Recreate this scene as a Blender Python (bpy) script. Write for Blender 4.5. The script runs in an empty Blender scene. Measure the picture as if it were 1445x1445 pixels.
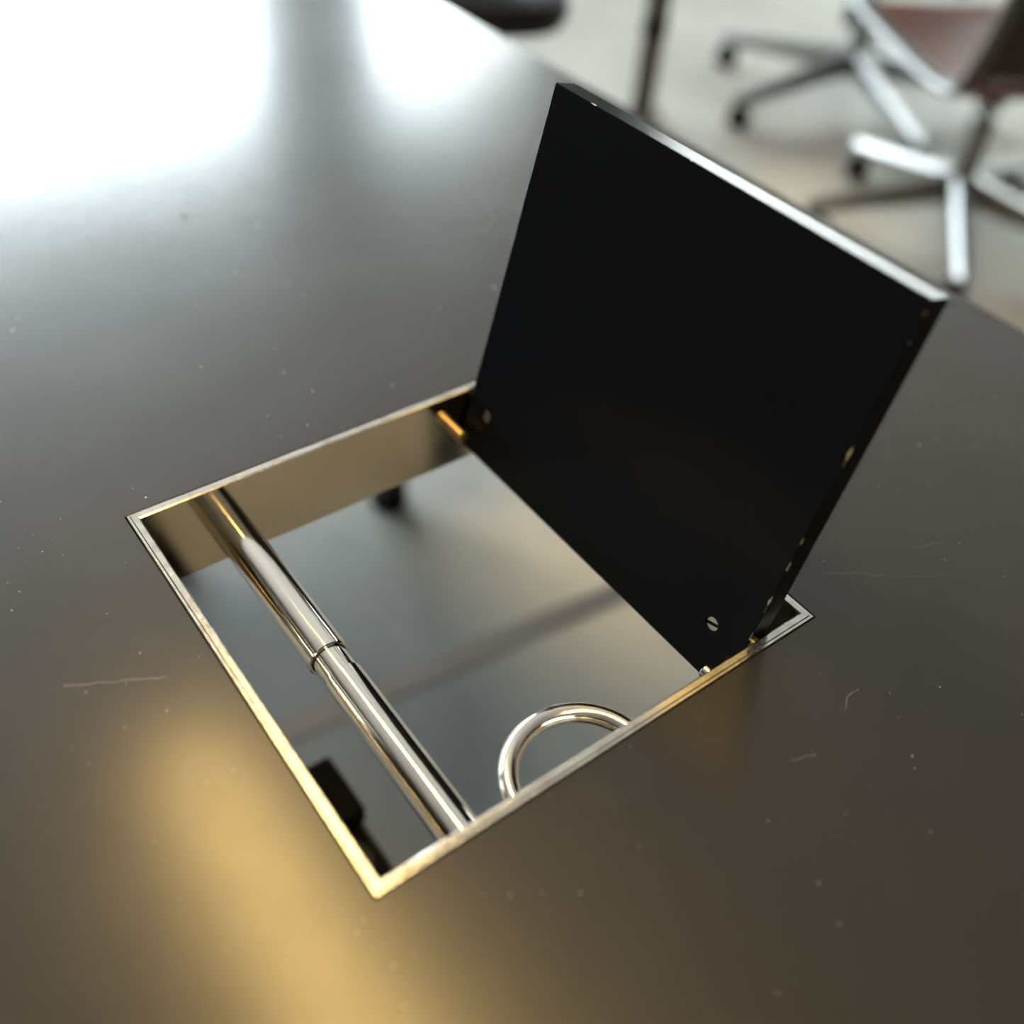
import bpy, bmesh, math, random
from mathutils import Vector, Matrix

random.seed(3)
SC = bpy.context.scene
COL = SC.collection
U = 0.28            # one side of the hatch opening, metres
T = 0.74            # height of the tabletop
H = 0.9742          # the other side of the opening, in units of U

# ------------------------------------------------------------------ camera
cam_d = bpy.data.cameras.new('camera')
cam = bpy.data.objects.new('camera', cam_d)
COL.objects.link(cam)
cam.location = (-0.0929, -0.1730, T + 0.4200)
cam.rotation_euler = (0.79878, -0.068592, -0.639919)
cam_d.sensor_width = 36.0
cam_d.lens = 36.0 * 1434.5 / 1445.0
cam_d.clip_start = 0.01
cam_d.dof.use_dof = True
cam_d.dof.focus_distance = 0.56
cam_d.dof.aperture_fstop = 2.3
SC.camera = cam

# ------------------------------------------------------------------ world, exposure
SKY = 33.0
w = bpy.data.worlds.new('sky')
SC.world = w
w.use_nodes = True
bg = w.node_tree.nodes['Background']
bg.inputs[0].default_value = (0.87, 0.95, 1.0, 1)
bg.inputs[1].default_value = SKY
vs = SC.view_settings
vs.view_transform = 'Standard'
vs.look = 'None'
vs.gamma = 1
vs.exposure = 0.0
vs.use_curve_mapping = False
SC.cycles.max_bounces = 10
SC.cycles.use_denoising = True
SC.cycles.caustics_reflective = False
LAMP = 29.0
WIN_Y, WIN_X, CEIL = 5.0, 6.0, 3.2
WINDOWS = [  # wall, from, to, sill, head
    ('back', -1.6, 2.33, 0.85, 2.74), ('back', 2.93, 5.85, 0.85, 2.74), ('right', 0.8, 4.85, 1.0, 2.3)]
for wall, a, b, z0, z1 in WINDOWS:      # portals: they only steer the sky's light through the openings
    ld = bpy.data.lights.new('window_daylight', 'AREA')
    ld.shape = 'RECTANGLE'; ld.size = b - a; ld.size_y = z1 - z0
    ld.cycles.is_portal = True
    lo = bpy.data.objects.new('window_daylight', ld); COL.objects.link(lo)
    if wall == 'back':
        lo.location = ((a + b) / 2, WIN_Y + 0.1, (z0 + z1) / 2); lo.rotation_euler = (-math.pi / 2, 0, 0)
    else:
        lo.location = (WIN_X + 0.1, (a + b) / 2, (z0 + z1) / 2); lo.rotation_euler = (math.pi / 2, 0, math.pi / 2)

# ------------------------------------------------------------------ materials
def mat(name, color, rough=0.5, metal=0.0, spec=0.5, emit=None, strength=0.0, coat=0.0):
    m = bpy.data.materials.new(name); m.use_nodes = True
    b = m.node_tree.nodes['Principled BSDF']
    b.inputs['Base Color'].default_value = (*color, 1)
    b.inputs['Roughness'].default_value = rough
    b.inputs['Metallic'].default_value = metal
    b.inputs['Specular IOR Level'].default_value = spec
    b.inputs['Coat Weight'].default_value = coat
    if emit:
        b.inputs['Emission Color'].default_value = (*emit, 1)
        b.inputs['Emission Strength'].default_value = strength
    return m

class NT:
    def __init__(s, m):
        s.m = m; s.t = m.node_tree; s.n = s.t.nodes; s.l = s.t.links
        s.b = s.n['Principled BSDF']; s.co = s.n.new('ShaderNodeTexCoord').outputs['Object']
    def set(s, inp, v):
        if hasattr(v, 'is_output'): s.l.new(v, inp)
        elif isinstance(v, tuple) and len(v) == 3 and inp.type == 'RGBA': inp.default_value = (*v, 1)
        else: inp.default_value = v
    def math(s, op, a, b=None, c=None, clamp=False):
        n = s.n.new('ShaderNodeMath'); n.operation = op; n.use_clamp = clamp
        for i, v in enumerate((a, b, c)):
            if v is not None: s.set(n.inputs[i], v)
        return n.outputs[0]
    def vmath(s, op, a, b=None):
        n = s.n.new('ShaderNodeVectorMath'); n.operation = op
        s.set(n.inputs[0], a)
        if b is not None:
            if op == 'SCALE': s.set(n.inputs['Scale'], b)
            else: s.set(n.inputs[1], b)
        return n.outputs['Value'] if op in ('DOT_PRODUCT', 'LENGTH', 'DISTANCE') else n.outputs[0]
    def mapping(s, scale, co=None):
        n = s.n.new('ShaderNodeMapping'); s.l.new(co or s.co, n.inputs[0]); n.inputs['Scale'].default_value = scale
        return n.outputs[0]
    def noise(s, scale, detail=3, co=None, rough=0.5):
        n = s.n.new('ShaderNodeTexNoise'); s.l.new(co or s.co, n.inputs['Vector'])
        n.inputs['Scale'].default_value = scale; n.inputs['Detail'].default_value = detail; n.inputs['Roughness'].default_value = rough
        return n.outputs['Fac']
    def voronoi(s, scale, co=None):
        n = s.n.new('ShaderNodeTexVoronoi'); s.l.new(co or s.co, n.inputs['Vector']); n.inputs['Scale'].default_value = scale
        return n.outputs['Distance'], n.outputs['Color']
    def ramp(s, v, lo, hi, a=0.0, b=1.0):
        n = s.n.new('ShaderNodeMapRange'); s.set(n.inputs['Value'], v)
        for k, x in zip(('From Min', 'From Max', 'To Min', 'To Max'), (lo, hi, a, b)): n.inputs[k].default_value = x
        return n.outputs[0]
    def mix(s, f, a, b):
        n = s.n.new('ShaderNodeMix'); n.data_type = 'RGBA'
        s.set(n.inputs['Factor'], f); s.set(n.inputs['A'] if False else n.inputs[6], a); s.set(n.inputs[7], b)
        return n.outputs[2]
    def sep(s, v):
        n = s.n.new('ShaderNodeSeparateXYZ'); s.l.new(v, n.inputs[0]); return n.outputs
    def bump(s, h, strength, dist):
        n = s.n.new('ShaderNodeBump'); s.set(n.inputs['Height'], h)
        n.inputs['Strength'].default_value = strength; n.inputs['Distance'].default_value = dist
        s.l.new(n.outputs[0], s.b.inputs['Normal'])

# black laminate of the tabletop: dust specks, a few hairline scratches
M_top = mat('black_laminate', (0.010, 0.0098, 0.0100), 0.3, 0, 0.5, coat=0.30)
M_top.node_tree.nodes['Principled BSDF'].inputs['Coat Roughness'].default_value = 0.45
k = NT(M_top)
specks = None
for sc, dens, rad in ((55, 0.66, 0.042), (150, 0.80, 0.07), (24, 0.70, 0.028), (230, 0.86, 0.085)):
    warped = k.vmath('ADD', k.mapping((1, 1.0, 1)), k.vmath('SCALE', k.mapping((0, 0, 0)), 0.0))
    d, c = k.voronoi(sc, warped)
    r = k.sep(c)
    rr = k.math('MULTIPLY', k.math('ADD', k.math('MULTIPLY', r[1], 0.7), 0.3), rad)
    m_ = k.math('MULTIPLY', k.math('LESS_THAN', d, rr), k.math('GREATER_THAN', r[0], dens))
    m_ = k.math('MULTIPLY', m_, k.ramp(r[2], 0, 1, 0.1, 1.0))
    specks = m_ if specks is None else k.math('MAXIMUM', specks, m_)
wob = k.math('MULTIPLY', k.math('SUBTRACT', k.noise(60, 2), 0.5), 0.010)
xyz = k.sep(k.co)
def scratch(p, q, wdt, val):
    p, q = Vector((*p, 0)), Vector((*q, 0)); L = (q - p).length; t = (q - p) / L; n = Vector((-t.y, t.x, 0))
    al = k.math('SUBTRACT', k.vmath('DOT_PRODUCT', k.co, tuple(t)), p.dot(t))
    ac = k.math('ADD', k.math('SUBTRACT', k.vmath('DOT_PRODUCT', k.co, tuple(n)), p.dot(n)), wob)
    m_ = k.math('LESS_THAN', k.math('ABSOLUTE', ac), wdt)
    m_ = k.math('MULTIPLY', m_, k.math('LESS_THAN', k.math('ABSOLUTE', k.math('SUBTRACT', al, L / 2)), L / 2))
    return k.math('MULTIPLY', m_, val)
SCR = []   # filled in below, in tabletop coordinates
SCR = [((-0.069, 0.177), (-0.026, 0.156), 0.00013, 0.45), ((0.330, 0.005), (0.372, -0.024), 0.00012, 0.10),
       ((0.374, 0.004), (0.392, -0.006), 0.00014, 0.12), ((0.31, 0.02), (0.335, 0.0), 0.0001, 0.15),
       ((0.20, -0.055), (0.213, -0.06), 0.00016, 0.2), ((0.245, -0.05), (0.262, -0.045), 0.00014, 0.2)]
for a in SCR:
    specks = k.math('MAXIMUM', specks, scratch(*a))
cloud = k.noise(7, 3)
base = k.mix(k.ramp(cloud, 0.35, 0.7), (0.0092, 0.0080, 0.0082), (0.0132, 0.0114, 0.0112))
k.l.new(k.mix(specks, base, (0.50, 0.49, 0.46)), k.b.inputs['Base Color'])
rg = k.math('ADD', k.ramp(cloud, 0.3, 0.75, 0.205, 0.23), k.ramp(k.noise(45, 3), 0.3, 0.7, -0.006, 0.008))
k.l.new(k.math('ADD', rg, k.math('MULTIPLY', specks, 0.4)), k.b.inputs['Roughness'])
k.bump(k.noise(700, 2), 0.03, 0.0003)

# black flap: same laminate, pale core shows where the edges are chipped
M_lid = mat('black_flap_laminate', (0.0058, 0.0074, 0.0120), 0.22, 0, 0.075)
k = NT(M_lid)
LID_L, LID_TH, LID_Y0, LID_Y1 = 0.871 * U, 0.0551 * U, 0.0282 * U, 0.9449 * U
s = k.sep(k.co)
def edge_band(a, b):   # distance to an arris where |a| and |b| both vanish
    return k.math('SQRT', k.math('ADD', k.math('MULTIPLY', a, a), k.math('MULTIPLY', b, b)))
ds = k.math('SUBTRACT', s[0], LID_L)
dy0 = k.math('SUBTRACT', s[1], LID_Y0)
e1 = edge_band(ds, s[2]); e2 = edge_band(dy0, s[2])
e = k.math('MINIMUM', k.math('ADD', e1, 0.0004), e2)
n1 = k.noise(75, 3, k.mapping((1, 1, 0.3)), 0.6)
thr = k.ramp(n1, 0.53, 0.74, 0.00004, 0.0016)
chips = k.math('LESS_THAN', e, thr)
d, c = k.voronoi(120)
r = k.sep(c)
dust = k.math('MULTIPLY', k.math('LESS_THAN', d, k.math('MULTIPLY', r[1], 0.04)), k.math('GREATER_THAN', r[0], 0.9))
col = k.mix(k.math('MULTIPLY', dust, 0.3), (0.0058, 0.0074, 0.0120), (0.3, 0.3, 0.3))
k.l.new(k.mix(chips, col, (0.47, 0.45, 0.42)), k.b.inputs['Base Color'])
k.l.new(k.ramp(k.noise(12, 4), 0.3, 0.7, 0.20, 0.25), k.b.inputs['Roughness'])
k.bump(k.noise(900, 2), 0.05, 0.0004)

# brushed, slightly battered steel of the frame
M_steel = mat('brushed_steel', (0.78, 0.73, 0.66), 0.2, 1.0)
k = NT(M_steel)
sc_ = k.noise(1, 4, k.mapping((900, 900, 900)))
dent = k.noise(420, 3)
k.l.new(k.mix(k.ramp(k.noise(90, 4), 0.42, 0.7), (0.70, 0.68, 0.65), (0.52, 0.49, 0.45)), k.b.inputs['Base Color'])
k.l.new(k.ramp(dent, 0.3, 0.75, 0.14, 0.27), k.b.inputs['Roughness'])
k.bump(k.math('ADD', k.math('MULTIPLY', sc_, 0.25), dent), 0.06, 0.0004)

# the frame's inner walls are polished (same metal)
M_polish = mat('polished_steel', (0.86, 0.75, 0.58), 0.09, 1.0)
k = NT(M_polish)
k.l.new(k.ramp(k.noise(30, 3), 0.3, 0.7, 0.05, 0.12), k.b.inputs['Roughness'])

M_tube = mat('ground_stainless_tube', (0.80, 0.77, 0.72), 0.1, 1.0)
k = NT(M_tube)
ln = k.noise(1, 3, k.mapping((900, 25, 900)))
k.l.new(k.ramp(ln, 0.3, 0.7, 0.06, 0.16), k.b.inputs['Roughness'])
k.bump(ln, 0.04, 0.0004)
M_ring = mat('chrome_ring', (0.82, 0.78, 0.72), 0.13, 1.0)
k = NT(M_ring); k.l.new(k.ramp(k.noise(120, 3), 0.3, 0.7, 0.08, 0.2), k.b.inputs['Roughness'])
M_brass = mat('brass_pin', (0.76, 0.62, 0.36), 0.3, 1.0)
M_silver = mat('steel_pin', (0.80, 0.78, 0.74), 0.2, 1.0)
M_chrome = mat('chair_chrome', (0.27, 0.27, 0.27), 0.36, 1.0)
M_blackpl = mat('black_plastic', (0.003, 0.003, 0.0032), 0.6, 0, 0.05)
M_rail = mat('satin_aluminium_rail', (0.14, 0.14, 0.14), 0.4, 1.0)
M_blackmetal = mat('black_powder_coat', (0.004, 0.004, 0.004), 0.5, 0, 0.35)
M_bronze = mat('dark_bronze_post', (0.085, 0.075, 0.06), 0.45, 0.2)
M_leather = mat('brown_leather', (0.13, 0.045, 0.033), 0.42, 0, 0.3)
k = NT(M_leather); k.bump(k.noise(160, 4), 0.25, 0.002)
k.l.new(k.mix(k.ramp(k.noise(8, 4), 0.35, 0.7), (0.15, 0.052, 0.038), (0.085, 0.030, 0.024)), k.b.inputs['Base Color'])
M_darkleather = mat('dark_brown_leather', (0.02, 0.011, 0.009), 0.45)
k = NT(M_darkleather); k.bump(k.noise(160, 4), 0.25, 0.002)
M_blackleather = mat('black_leather', (0.010, 0.010, 0.014), 0.45, 0, 0.25)
k = NT(M_blackleather); k.bump(k.noise(160, 4), 0.25, 0.002)

M_floor = mat('polished_concrete', (0.5, 0.48, 0.44), 0.4)
k = NT(M_floor)
f = k.mix(k.ramp(k.noise(1.6, 5), 0.35, 0.68), (0.34, 0.325, 0.295), (0.26, 0.24, 0.205))
f = k.mix(k.ramp(k.noise(14, 6, None, 0.65), 0.5, 0.75, 0, 0.35), f, (0.20, 0.175, 0.14))
# old beige patches of the screed, and a dark one painting the table's shade
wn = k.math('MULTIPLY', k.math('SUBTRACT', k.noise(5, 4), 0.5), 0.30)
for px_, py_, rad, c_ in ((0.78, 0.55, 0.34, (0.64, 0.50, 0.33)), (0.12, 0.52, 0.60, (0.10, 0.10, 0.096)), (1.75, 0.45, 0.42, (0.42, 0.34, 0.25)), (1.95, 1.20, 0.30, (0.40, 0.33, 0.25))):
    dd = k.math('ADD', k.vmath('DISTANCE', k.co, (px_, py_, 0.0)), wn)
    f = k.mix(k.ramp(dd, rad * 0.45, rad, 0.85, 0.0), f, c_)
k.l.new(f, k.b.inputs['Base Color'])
k.l.new(k.ramp(k.noise(3, 4), 0.3, 0.7, 0.5, 0.65), k.b.inputs['Roughness'])
M_joint = mat('floor_joint_filler', (0.15, 0.115, 0.088), 0.6)
M_wall = mat('plaster', (0.62, 0.60, 0.56), 0.8)
k = NT(M_wall); k.bump(k.noise(60, 4), 0.2, 0.003)
M_pier = mat('grey_concrete_wall', (0.30, 0.31, 0.32), 0.8)
k = NT(M_pier); k.l.new(k.mix(k.noise(5, 5), (0.26, 0.27, 0.28), (0.36, 0.36, 0.36)), k.b.inputs['Base Color'])
M_darkwall = mat('dark_wall', (0.07, 0.065, 0.06), 0.8)
k = NT(M_darkwall); k.bump(k.noise(60, 4), 0.2, 0.003)
M_ceil = mat('ceiling_plaster', (0.54, 0.485, 0.445), 0.9)
k = NT(M_ceil); k.bump(k.noise(60, 4), 0.2, 0.003)
M_frame = mat('anthracite_window_frame', (0.05, 0.055, 0.06), 0.45)
M_alu = mat('lamp_aluminium', (0.6, 0.6, 0.6), 0.35, 1.0)
M_glow = mat('warm_lamp_diffuser', (0.9, 0.8, 0.6), 0.5, 0, 0.5, (1.0, 0.66, 0.22), LAMP)
M_glass = bpy.data.materials.new('window_glass'); M_glass.use_nodes = True
t = M_glass.node_tree; t.nodes.clear()
o_ = t.nodes.new('ShaderNodeOutputMaterial'); mx = t.nodes.new('ShaderNodeMixShader'); fr = t.nodes.new('ShaderNodeFresnel')
tr = t.nodes.new('ShaderNodeBsdfTransparent'); gl = t.nodes.new('ShaderNodeBsdfGlossy')
tr.inputs[0].default_value = (0.95, 0.97, 0.96, 1); gl.inputs['Roughness'].default_value = 0.02
t.links.new(fr.outputs[0], mx.inputs[0]); t.links.new(tr.outputs[0], mx.inputs[1]); t.links.new(gl.outputs[0], mx.inputs[2]); t.links.new(mx.outputs[0], o_.inputs[0])

# ------------------------------------------------------------------ mesh helpers
def obj(name, bm, m, parent=None, smooth=False, loc=None, rot=None):
    bmesh.ops.recalc_face_normals(bm, faces=bm.faces)
    me = bpy.data.meshes.new(name); bm.to_mesh(me); bm.free()
    for x in (m if isinstance(m, (list, tuple)) else [m]): me.materials.append(x)
    if smooth:
        for f_ in me.polygons: f_.use_smooth = True
        try: me.set_sharp_from_angle(angle=math.radians(35))
        except Exception: pass
    o = bpy.data.objects.new(name, me); COL.objects.link(o)
    if parent: o.parent = parent
    if loc: o.location = loc
    if rot: o.rotation_euler = rot
    return o
def tag(o, label=None, cat=None, group=None, kind=None):
    for n, v in (('label', label), ('category', cat), ('group', group), ('kind', kind)):
        if v: o[n] = v
    return o
def empty(name, loc, rz=0.0):
    o = bpy.data.objects.new(name, None); COL.objects.link(o); o.location = loc; o.rotation_euler = (0, 0, rz)
    o.empty_display_size = 0.05
    return o
def box(bm, lo, hi, bev=0.0, seg=2):
    vs_ = [bm.verts.new((x, y, z)) for x in (lo[0], hi[0]) for y in (lo[1], hi[1]) for z in (lo[2], hi[2])]
    q = [(0, 1, 3, 2), (4, 6, 7, 5), (0, 4, 5, 1), (2, 3, 7, 6), (0, 2, 6, 4), (1, 5, 7, 3)]
    fs = [bm.faces.new([vs_[i] for i in f_]) for f_ in q]
    if bev:
        es = list({e_ for f_ in fs for e_ in f_.edges})
        bmesh.ops.bevel(bm, geom=es, offset=bev, segments=seg, profile=0.5, affect='EDGES')
def lathe(bm, prof, a, axis, seg=32, caps=True):
    """prof: (distance along axis, radius)"""
    ax = Vector(axis).normalized(); a = Vector(a)
    x = ax.orthogonal().normalized(); y = ax.cross(x)
    rings = []
    for d_, r_ in prof:
        rings.append([bm.verts.new(a + ax * d_ + (x * math.cos(i * 2 * math.pi / seg) + y * math.sin(i * 2 * math.pi / seg)) * r_) for i in range(seg)])
    for r0, r1 in zip(rings, rings[1:]):
        for i in range(seg):
            bm.faces.new((r0[i], r0[(i + 1) % seg], r1[(i + 1) % seg], r1[i]))
    if caps:
        bm.faces.new(rings[0][::-1]); bm.faces.new(rings[-1])
def sweep(bm, pts, radii, seg=16, squash=None):
    """tube through pts; squash=(width, height) turns the section into a flat oval"""
    pts = [Vector(p_) for p_ in pts]
    if not isinstance(radii, (list, tuple)): radii = [radii] * len(pts)
    rings = []; up = None
    for i, p_ in enumerate(pts):
        tn = (pts[min(i + 1, len(pts) - 1)] - pts[max(i - 1, 0)]).normalized()
        if up is None: up = Vector((0, 0, 1)) if abs(tn.z) < 0.9 else Vector((1, 0, 0))
        side = tn.cross(up).normalized(); up = side.cross(tn).normalized()
        a_, b_ = squash if squash else (1, 1)
        rings.append([bm.verts.new(p_ + (side * math.cos(j * 2 * math.pi / seg) * a_ + up * math.sin(j * 2 * math.pi / seg) * b_) * radii[i]) for j in range(seg)])
    for r0, r1 in zip(rings, rings[1:]):
        for i in range(seg):
            bm.faces.new((r0[i], r0[(i + 1) % seg], r1[(i + 1) % seg], r1[i]))
    bm.faces.new(rings[0][::-1]); bm.faces.new(rings[-1])
def B(): return bmesh.new()

# ------------------------------------------------------------------ the room
X0, Y0 = -4.5, -3.5
def slab(name, lo, hi, m):
    b_ = B(); box(b_, lo, hi); return tag(obj(name, b_, m), kind='structure')
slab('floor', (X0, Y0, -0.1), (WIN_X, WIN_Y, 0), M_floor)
slab('ceiling', (X0, Y0, CEIL), (WIN_X, WIN_Y, CEIL + 0.1), M_ceil)
slab('wall_left', (X0 - 0.2, Y0, 0), (X0, WIN_Y, CEIL), M_darkwall)
slab('wall_front', (X0 - 0.2, Y0 - 0.2, 0), (WIN_X + 0.2, Y0, CEIL), M_darkwall)
def wall_with_holes(name, axis, pos, span, holes, m):
    b_ = B()
    def blk(a0, a1, z0, z1):
        if a1 - a0 < 1e-4 or z1 - z0 < 1e-4: return
        if axis == 'y': box(b_, (a0, pos, z0), (a1, pos + 0.2, z1))
        else: box(b_, (pos, a0, z0), (pos + 0.2, a1, z1))
    cur = span[0]
    for a, b2, z0, z1 in holes:
        blk(cur, a, 0, CEIL); blk(a, b2, 0, z0); blk(a, b2, z1, CEIL); cur = b2
    blk(cur, span[1], 0, CEIL)
    return tag(obj(name, b_, m), kind='structure')
wall_with_holes('wall_back', 'y', WIN_Y, (X0 - 0.2, WIN_X), [h_[1:] for h_ in WINDOWS if h_[0] == 'back'], M_pier)
wall_with_holes('wall_right', 'x', WIN_X, (Y0, WIN_Y + 0.2), [h_[1:] for h_ in WINDOWS if h_[0] == 'right'], M_pier)
# added unseen wall that cuts the sky light in the right-hand window
slab('wall_sky_blocker', (10.0, -6, -3), (10.3, 14, 7.5), M_wall)
for i, (wall, a, b2, z0, z1) in enumerate(WINDOWS):
    f_ = B(); g_ = B()
    def bx(bm_, a0, a1, c0, c1, t0, t1):
        if wall == 'back': box(bm_, (a0, WIN_Y + t0, c0), (a1, WIN_Y + t1, c1))
        else: box(bm_, (WIN_X + t0, a0, c0), (WIN_X + t1, a1, c1))
    fw = 0.06
    bx(f_, a, a + fw, z0, z1, 0.02, 0.09); bx(f_, b2 - fw, b2, z0, z1, 0.02, 0.09)
    bx(f_, a + fw, b2 - fw, z0, z0 + fw, 0.02, 0.09); bx(f_, a + fw, b2 - fw, z1 - fw, z1, 0.02, 0.09)
    zt = 2.02 if wall == 'back' else 1.95
    bx(f_, a + fw, b2 - fw, zt - 0.06, zt + 0.06, 0.02, 0.09)
    w_ = tag(obj('window_%d' % (i + 1), f_, M_frame), kind='structure')
    for c0, c1 in ((z0 + fw, zt - 0.06), (zt + 0.06, z1 - fw)):
        g_ = B(); bx(g_, a + fw, b2 - fw, c0, c1, 0.05, 0.056); obj('pane', g_, M_glass, w_)
# dark filled joint across the concrete floor
b_ = B(); box(b_, (-0.019, -4.4, 0), (0.019, 4.4, 0.0012))
j = obj('trim_1', b_, M_joint, None, loc=(0.65, 0.515, 0), rot=(0, 0, math.radians(90 - 6.5)))
tag(j, kind='structure')

# ------------------------------------------------------------------ table
table = empty('table', (0.1, 0.6, 0))
tag(table, 'long black laminate table whose top fills the picture around the square opening', 'table')
b_ = B()
ox0, oy0, ox1, oy1 = -0.443, -0.32, 0.6435, 1.75
g = 0.0004
ix0, iy0, ix1, iy1 = -g, -g, U + g, H * U + g
zt, zb = 0.0, -0.030
def ringpts(x0, y0, x1, y1, z): return [b_.verts.new(c_) for c_ in ((x0, y0, z), (x1, y0, z), (x1, y1, z), (x0, y1, z))]
ch = 0.0012
o2 = ringpts(ox0 + ch, oy0 + ch, ox1 - ch, oy1 - ch, zt); o1 = ringpts(ox0, oy0, ox1, oy1, zt - ch); o0 = ringpts(ox0, oy0, ox1, oy1, zb)
i2 = ringpts(ix0 - .0006, iy0 - .0006, ix1 + .0006, iy1 + .0006, zt); i1 = ringpts(ix0, iy0, ix1, iy1, zt - .0006); i0 = ringpts(ix0, iy0, ix1, iy1, zb)
for r0, r1 in ((i2, o2), (o2, o1), (o1, o0), (o0, i0), (i0, i1), (i1, i2)):
    for q in range(4): b_.faces.new((r0[q], r0[(q + 1) % 4], r1[(q + 1) % 4], r1[q]))
top = obj('tabletop', b_, M_top, table, loc=(-0.1, -0.6, T))
for x, y in ((0.53, 0.87), (0.19, 0.955), (-0.33, 0.92), (0.61, -0.285), (-0.41, -0.285)):
    b_ = B(); box(b_, (x - 0.022, y - 0.022, 0.008), (x + 0.022, y + 0.022, T - 0.03), 0.002)
    lg = obj('leg', b_, M_blackmetal, table, loc=(-0.1, -0.6, 0))
    b_ = B(); lathe(b_, [(0, 0.030), (0.006, 0.030), (0.012, 0.020)], (x, y, 0), (0, 0, 1), 24)
    obj('foot', b_, M_blackpl, lg, smooth=True)
# black cable tray under the top, with hangers
tray = B()
tx0, tx1, ty0, ty1, tz = -0.05, 0.093, -0.25, 0.190, -0.345
box(tray, (tx0, ty0, tz), (tx1, ty1, tz + 0.002)); box(tray, (tx0, ty0, tz + .002), (tx0 + 0.002, ty1, tz + 0.04))
box(tray, (tx1 - 0.002, ty0, tz + .002), (tx1, ty1, tz + 0.03))
tr_ = obj('cable_tray', tray, M_blackmetal, table, loc=(-0.1, -0.6, T))
for yy in (-0.22, -0.03):
    b_ = B(); box(b_, (tx0 - 0.003, yy, tz + 0.005), (tx0, yy + 0.02, -0.03)); obj('hanger', b_, M_blackmetal, tr_)
# power strip that lies in the tray and looks out past its end
ps = empty('power_strip', (0.03, 0.12, T + tz + 0.0025))
tag(ps, 'black power strip in the shade under the table, at the near corner of the opening', 'power strip')
b_ = B(); box(b_, (0.010, -0.16, 0), (0.058, 0.085, 0.040), 0.004); obj('housing', b_, M_blackpl, ps)
for q in range(4):
    b_ = B(); lathe(b_, [(0, 0.0185), (0.003, 0.0185), (0.0032, 0.016), (0.0008, 0.015)], (0.034, -0.13 + q * 0.056, 0.0395), (0, 0, 1), 24)
    obj('socket', b_, M_blackmetal, ps, smooth=True)
b_ = B(); box(b_, (0.030, 0.060, 0.0405), (0.063, 0.118, 0.060), 0.004); obj('plug', b_, M_blackpl, ps)

# ------------------------------------------------------------------ cable hatch
hatch = empty('cable_hatch', (0, 0, T))
tag(hatch, 'square steel-framed cable hatch let into the black tabletop, its black flap standing open', 'hatch')
W_ = U; HH = H * U; RW = 0.0060; DW = 0.0593
PROF = [(0, -0.0006), (0.0003, 0.0001), (0.0016, 0.0001), (0.0020, 0.0009), (RW - 0.0009, 0.0009), (RW, 0.0001),
        (RW, -DW), (RW - 0.0015, -DW), (RW - 0.0015, -0.004), (0, -0.004)]
corners = [Vector((0, 0, 0)), Vector((W_, 0, 0)), Vector((W_, HH, 0)), Vector((0, HH, 0))]
for q in range(4):
    p0, p1 = corners[q], corners[(q + 1) % 4]
    tg = (p1 - p0).normalized(); nn = Vector((-tg.y, tg.x, 0))
    b_ = B(); r0, r1 = [], []
    for d_, z_ in PROF:
        r0.append(b_.verts.new(p0 + tg * (d_ + 0.00003) + nn * d_ + Vector((0, 0, z_)))); r1.append(b_.verts.new(p1 - tg * (d_ + 0.00003) + nn * d_ + Vector((0, 0, z_))))
    n_ = len(PROF)
    for i in range(n_):
        f_ = b_.faces.new((r0[i], r1[i], r1[(i + 1) % n_], r0[(i + 1) % n_]))
        f_.material_index = 1 if 5 <= i <= 8 else 0
    b_.faces.new(r0[::-1]); b_.faces.new(r1)
    obj('frame_side', b_, [M_steel, M_polish], hatch)

# the flap
XH, ZB, ANG = 0.8087 * U, -0.1408 * U, 1.3398
b_ = B(); box(b_, (0, LID_Y0, -LID_TH), (LID_L, LID_Y1, 0), 0.0005, 2)
lid = obj('flap', b_, M_lid, hatch, loc=(XH, 0, ZB), rot=(0, -ANG, 0))
tag(lid, 'black flap with chipped edges')
SCREWS = [(0.1157 * U, 0.1131 * U), (0.1135 * U, 0.8782 * U)]
b_ = B()
for sx, sy in SCREWS: lathe(b_, [(0, 0.0047), (0.008, 0.0047)], (sx, sy, -0.004), (0, 0, 1), 32)
cut = obj('cutter', b_, M_lid)
cut.parent = hatch; cut.location = lid.location; cut.rotation_euler = lid.rotation_euler
md = lid.modifiers.new('holes', 'BOOLEAN'); md.object = cut; md.operation = 'DIFFERENCE'; md.solver = 'EXACT'
bpy.context.view_layer.update()
dg = bpy.context.evaluated_depsgraph_get()
new = bpy.data.meshes.new_from_object(lid.evaluated_get(dg))
lid.modifiers.clear(); lid.data = new
bpy.data.objects.remove(cut)
for (sx, sy), ra in zip(SCREWS, (math.radians(106), math.radians(70))):
    b_ = B(); R_ = 0.0043; sl = 0.0010
    lathe(b_, [(0, R_), (0.0010, R_)], (0, 0, -0.0030), (0, 0, 1), 28)
    for f_ in b_.faces: f_.material_index = 1  # slot floor coloured dark to paint the shade inside the slot
    for sg in (-1, 1):
        a0 = math.asin(sl / R_)
        arc = [(R_ * math.cos(a0 + (math.pi - 2 * a0) * i / 14), R_ * math.sin(a0 + (math.pi - 2 * a0) * i / 14) * sg) for i in range(15)]
        lo_ = [b_.verts.new((x, y, -0.0021)) for x, y in arc]; hi_ = [b_.verts.new((x * .94, y * (.94 if abs(y) > sl * 1.05 else 1), -0.0010)) for x, y in arc]
        b_.faces.new(hi_); b_.faces.new(lo_)
        for i in range(15): b_.faces.new((lo_[i], lo_[(i + 1) % 15], hi_[(i + 1) % 15], hi_[i]))
    obj('screw', b_, [M_silver, M_blackmetal], lid, loc=(sx, sy, 0), rot=(0, 0, ra))
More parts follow.
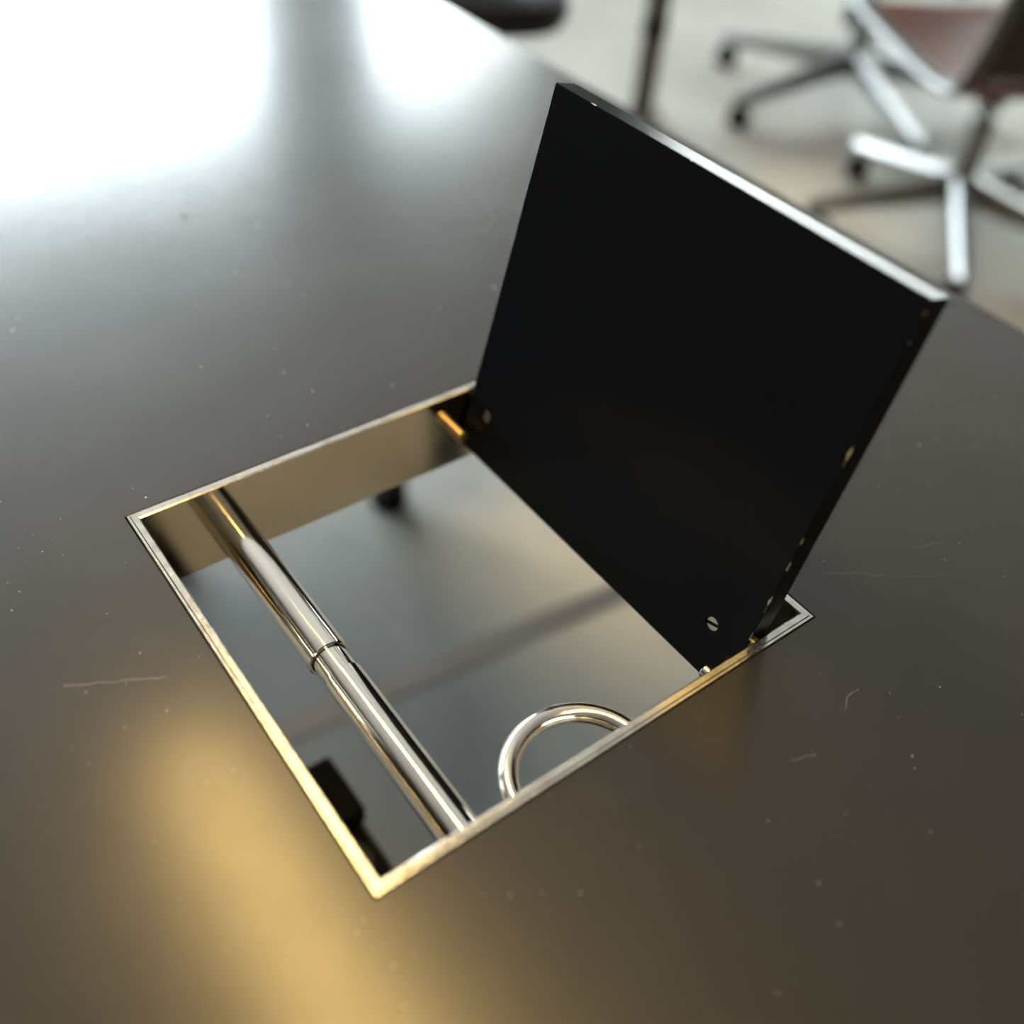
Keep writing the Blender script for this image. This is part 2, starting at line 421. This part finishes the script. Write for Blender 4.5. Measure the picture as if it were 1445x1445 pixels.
for y_ in (0, 1):      # pivot pins at the flap's two side edges
    ya, yb = (RW, LID_Y0 + 0.004) if y_ == 0 else (LID_Y1 - 0.004, HH - RW)
    b_ = B(); lathe(b_, [(0, 0.0040), (yb - ya, 0.0040)], (0.132 * U, ya, -0.0060), (0, 1, 0), 24)
    obj('pivot_pin', b_, M_brass, lid, smooth=True)
# stop pins that the flap's tail leans on
for y_, m_ in ((0, M_silver), (1, M_brass)):
    b_ = B(); r_ = 0.0042; L_ = 0.0135
    st = (0.790 * U, RW if y_ == 0 else HH - RW, -0.094 * U)
    lathe(b_, [(0, r_), (L_ - 0.0006, r_), (L_, r_ - 0.0006)], st, (0, 1 if y_ == 0 else -1, 0), 24)
    o_p = obj('stop_pin', b_, m_, hatch, smooth=True)
# the telescopic rod across the opening
RX, RZ = 0.207 * U, -0.131 * U
rod = empty('cable_rod', (RX, 0, RZ)); rod.parent = hatch
y_w0, y_w1 = RW, HH - RW
b_ = B(); r_ = 0.0441 * U
ya, yb = 0.525 * U, y_w1
lathe(b_, [(0.004, r_ - 0.0022), (0, r_ - 0.0018), (0, r_ - 0.0007), (0.0006, r_), (yb - ya, r_)], (0, ya, 0), (0, 1, 0), 64)
obj('outer_sleeve', b_, M_tube, rod, smooth=True)
b_ = B(); r2 = 0.0362 * U
lathe(b_, [(0, r2), (0.090 * U, r2)], (0, 0.455 * U, 0), (0, 1, 0), 64); obj('neck', b_, M_tube, rod, smooth=True)
b_ = B(); r3 = 0.0400 * U
lathe(b_, [(0, r3), (0.4695 * U - y_w0 - 0.0004, r3), (0.4695 * U - y_w0, r3 - 0.0005)], (0, y_w0, 0), (0, 1, 0), 64); obj('inner_tube', b_, M_tube, rod, smooth=True)
# the half ring on the near wall
b_ = B(); cx, cy, cr, mr = 0.4424 * U, 0.0228 * U, 0.1361 * U, 0.0198 * U
a0 = math.radians(-1.0)
sweep(b_, [(cx + cr * math.cos(a0 + (math.pi - 2 * a0) * i / 60), cy + cr * math.sin(a0 + (math.pi - 2 * a0) * i / 60), -0.1 * U) for i in range(61)], mr, 24)
obj('cable_ring', b_, M_ring, hatch, smooth=True)

# a crumb on the tabletop
b_ = B(); bmesh.ops.create_icosphere(b_, subdivisions=2, radius=0.0014)
for v in b_.verts: v.co = Vector((v.co.x * 1.2, v.co.y, v.co.z * 0.7)) * (1 + 0.25 * math.sin(v.co.x * 4000 + v.co.y * 2500))
cr_ = obj('crumb', b_, mat('pale_crumb', (0.85, 0.84, 0.82), 0.8), None, loc=(0.1699, 0.5782, T + 0.0008))
tag(cr_, 'tiny pale crumb alone on the black tabletop, left of the open flap', 'crumb')
# ------------------------------------------------------------------ pendant lamp over the table
LX, LY0, LY1, LZ, LWD = 0.145, -0.9, 1.0, T + 1.30, 0.15
lamp = empty('pendant_lamp', (LX, (LY0 + LY1) / 2, LZ))
tag(lamp, 'long warm linear pendant lamp above the table, seen as the golden gleam on its top', 'lamp')
hl = (LY1 - LY0) / 2
b_ = B(); box(b_, (-LWD / 2 - .008, -hl - .01, 0.004), (LWD / 2 + .008, hl + .01, 0.05), 0.003); obj('housing', b_, M_alu, lamp)
b_ = B(); box(b_, (-LWD / 2, -hl, -0.006), (LWD / 2, hl, 0.0038)); obj('diffuser', b_, M_glow, lamp)
for sg in (-1, 1):
    b_ = B(); lathe(b_, [(0, 0.0015), (CEIL - LZ - 0.05, 0.0015)], (0, sg * hl * 0.8, 0.05), (0, 0, 1), 8); obj('cable', b_, M_blackpl, lamp)

# ------------------------------------------------------------------ office chairs
def make_chair(label, hub, leg_angle, R_, seat=None, leather=M_leather, group=None, low=False):
    """seat = (near corner, facing direction angle, seat height); the base is a five-armed star"""
    ch = empty('office_chair', (hub[0], hub[1], 0)); tag(ch, label, 'chair', group)
    for q in range(5):
        a = math.radians(leg_angle + 72 * q); d = Vector((math.cos(a), math.sin(a), 0)); n_ = Vector((-d.y, d.x, 0))
        b_ = B(); sec = []
        for s_, hw, zt_, zb_ in ((0.02, 0.024, 0.165, 0.10), (R_ * 0.5, 0.021, 0.130, 0.085), (R_ - 0.02, 0.019, 0.097, 0.068), (R_ + 0.012, 0.014, 0.092, 0.070)):
            c = d * s_
            sec.append([b_.verts.new(c + n_ * x + Vector((0, 0, z))) for x, z in ((-hw, zb_), (hw, zb_), (hw, zt_ - .012), (hw * .5, zt_), (-hw * .5, zt_), (-hw, zt_ - .012))])
        for r0, r1 in zip(sec, sec[1:]):
            for i in range(6): b_.faces.new((r0[i], r0[(i + 1) % 6], r1[(i + 1) % 6], r1[i]))
        b_.faces.new(sec[0]); b_.faces.new(sec[-1])
        lg_ = obj('base_arm', b_, M_chrome, ch)
        sw = a + 1.1 + 0.7 * q
        ax = Vector((math.cos(sw), math.sin(sw), 0)); off = Vector((-ax.y, ax.x, 0)) * 0.016
        b_ = B(); c = d * (R_ - 0.005)
        for sg in (-1, 1):
            p = c + off + ax * (0.004 if sg > 0 else -0.024) + Vector((0, 0, 0.028))
            lathe(b_, [(0, 0.021), (0.003, 0.028), (0.017, 0.028), (0.020, 0.021)], p, ax, 24)
        lathe(b_, [(0, 0.006), (0.035, 0.006)], c + Vector((0, 0, 0.035)), (0, 0, 1), 10)
        obj('caster', b_, M_blackpl, lg_, smooth=True)
    b_ = B(); lathe(b_, [(0, 0.036), (0.05, 0.036), (0.055, 0.030), (0.20, 0.030), (0.201, 0.018), (0.30, 0.018)], (0, 0, 0.095), (0, 0, 1), 32)
    obj('column', b_, M_chrome, ch, smooth=True)
    if not seat: return ch
    face, zs, wd = seat                                      # facing direction, rail height, width
    d = Vector((math.cos(face), math.sin(face), 0)); l = Vector((-d.y, d.x, 0))   # l = the sitter's left
    def P(fw, lf, z): return d * fw + l * lf + Vector((0, 0, z))
    # side profile of rail: from the front edge of the seat back and up the backrest
    pr = [(0.250, zs - 0.035), (0.245, zs + 0.005), (0.22, zs + 0.016), (0.10, zs + 0.004), (-0.05, zs - 0.008), (-0.17, zs - 0.010), (-0.215, zs + 0.004),
          (-0.240, zs + 0.045), (-0.262, zs + 0.12), (-0.295, zs + 0.26), (-0.325, zs + 0.40), (-0.350, zs + 0.50), (-0.368, zs + 0.545), (-0.395, zs + 0.55)]
    fine = []
    for i in range(len(pr) - 1):
        p0, p1, p2, p3 = [Vector(pr[max(0, min(len(pr) - 1, i + o_))]) for o_ in (-1, 0, 1, 2)]
        for s_ in (0, .25, .5, .75):
            fine.append(.5 * ((2 * p1) + (p2 - p0) * s_ + (2 * p0 - 5 * p1 + 4 * p2 - p3) * s_ ** 2 + (3 * p1 - p0 - 3 * p2 + p3) * s_ ** 3))
    fine.append(Vector(pr[-1]))
    for sg in (-1, 1):
        b_ = B(); sweep(b_, [P(f_.x, sg * wd / 2, f_.y) for f_ in fine], 0.013, 12, (1.0, 1.5)); obj('side_rail', b_, M_rail, ch, smooth=True)
    def sling(name, i0, i1, m_):
        b_ = B(); rows = []; th = 0.011; nc = 10
        seq = fine[i0:i1]
        dense = []
        for a_, c_ in zip(seq, seq[1:]):
            for s_ in (0, .25, .5, .75): dense.append(a_.lerp(c_, s_))
        dense.append(seq[-1])
        L_ = 0; prev = dense[0]
        for i, f_ in enumerate(dense):
            tn = (dense[min(i + 1, len(dense) - 1)] - dense[max(i - 1, 0)]).normalized(); nr = Vector((-tn.y, tn.x))
            if nr.dot(Vector((0.6, 0.8))) < 0: nr = -nr
            L_ += (f_ - prev).length; prev = f_
            rib = th * (0.55 + 0.45 * abs(math.sin(math.pi * L_ / 0.045)))
            tp, bt = [], []
            for c_ in range(nc + 1):
                lf = (c_ / nc - .5) * (wd - 0.022); sag = -0.012 * math.cos(math.pi * (c_ / nc - .5))
                tp.append(b_.verts.new(P(f_.x + nr.x * (rib + sag), lf, f_.y + nr.y * (rib + sag)))); bt.append(b_.verts.new(P(f_.x + nr.x * (-rib + sag), lf, f_.y + nr.y * (-rib + sag))))
            rows.append(tp + bt[::-1])
        n_ = len(rows[0])
        for r0, r1 in zip(rows, rows[1:]):
            for i in range(n_): b_.faces.new((r0[i], r0[(i + 1) % n_], r1[(i + 1) % n_], r1[i]))
        b_.faces.new(rows[0]); b_.faces.new(rows[-1])
        return obj(name, b_, m_, ch, smooth=True)
    sling('seat', 1, 26, leather); sling('backrest', 27, len(fine), M_darkleather)
    # spreader under the seat, from rail to rail, sitting on the column
    b_ = B()
    sweep(b_, [P(0.0, sg_ * wd / 2, zs - 0.014 - 0.055 * math.cos(math.pi * sg_ / 2)) for sg_ in [i / 8 - 1 for i in range(17)]], 0.014, 12, (1.6, 1.0))
    lathe(b_, [(0, 0.03), (0.06, 0.05)], (0, 0, zs - 0.12), (0, 0, 1), 24)
    obj('spreader', b_, M_chrome, ch, smooth=True)
    b_ = B(); sweep(b_, [P(-0.302, sg_ * wd / 2, zs + 0.29) for sg_ in [i / 4 - 1 for i in range(9)]], 0.011, 12); obj('back_spreader', b_, M_chrome, ch, smooth=True)
    return ch
make_chair('nearer chrome office chair with brown leather seat, at the right edge', (2.118, 0.945), 77, 0.335, (math.radians(65), 0.44, 0.50))
make_chair('farther chrome office chair, only its star base on black casters showing', (2.524, 1.588), 102.6, 0.417, (math.radians(200), 0.46, 0.54))

# black stool-like chair at the far side of the table
ch = empty('side_chair', (1.143, 1.663, 0), math.radians(-21.7))
tag(ch, 'black chair beyond the far table edge, only the rounded corner of its seat showing', 'chair')
b_ = B(); pts = []
hw, hd, rc = 0.235, 0.235, 0.11
for cx_, cy_, st in ((hw - rc, hd - rc, 0), (-hw + rc, hd - rc, 90), (-hw + rc, -hd + rc, 180), (hw - rc, -hd + rc, 270)):
    for q in range(9):
        a = math.radians(st + q * 90 / 8); pts.append((cx_ + rc * math.cos(a), cy_ + rc * math.sin(a)))
rings = []
for sc_2, z in ((0.90, 0.455), (0.97, 0.458), (1.0, 0.475), (1.0, 0.495), (0.97, 0.510), (0.85, 0.518), (0.4, 0.512)):
    rings.append([b_.verts.new((x * sc_2, y * sc_2, z)) for x, y in pts])
for r0, r1 in zip(rings, rings[1:]):
    for i in range(len(pts)): b_.faces.new((r0[i], r0[(i + 1) % len(pts)], r1[(i + 1) % len(pts)], r1[i]))
b_.faces.new(rings[0][::-1]); b_.faces.new(rings[-1])
obj('seat', b_, M_blackleather, ch, smooth=True)
b_ = B(); lathe(b_, [(0, 0.2), (0.01, 0.2), (0.022, 0.05), (0.03, 0.028), (0.44, 0.028), (0.456, 0.10)], (0, 0, 0), (0, 0, 1), 32); obj('pedestal', b_, M_blackmetal, ch, smooth=True)
b_ = B(); rows = []
for z, yy, hw_ in ((0.50, 0.20, 0.15), (0.56, 0.235, 0.19), (0.68, 0.255, 0.21), (0.80, 0.275, 0.20), (0.86, 0.285, 0.15)):
    r_ = []
    for q in range(13):
        a = (q / 12 - .5) * 2; r_.append((a * hw_, yy - 0.06 * a * a, z))
    rows.append([b_.verts.new(v) for v in r_] + [b_.verts.new((v[0], v[1] + 0.022, v[2])) for v in r_[::-1]])
for r0, r1 in zip(rows, rows[1:]):
    n_ = len(r0)
    for i in range(n_): b_.faces.new((r0[i], r0[(i + 1) % n_], r1[(i + 1) % n_], r1[i]))
b_.faces.new(rows[0]); b_.faces.new(rows[-1])
obj('backrest', b_, M_blackleather, ch, smooth=True)

# dark post behind the flap
post = empty('metal_post', (1.935, 1.815, 0))
tag(post, 'dark bronze metal post standing on the pale floor behind the flap', 'post')
b_ = B(); lathe(b_, [(0, 0.031), (CEIL - 0.012, 0.031)], (0, 0, 0.006), (0, 0, 1), 32); obj('shaft', b_, M_bronze, post, smooth=True)
b_ = B(); lathe(b_, [(0, 0.06), (0.005, 0.06), (0.008, 0.056)], (0, 0, 0), (0, 0, 1), 32); obj('base_plate', b_, M_bronze, post, smooth=True)
b_ = B(); lathe(b_, [(0, 0.033), (0.045, 0.033)], (0, 0, 0.22), (0, 0, 1), 32); obj('collar', b_, M_blackmetal, post, smooth=True)
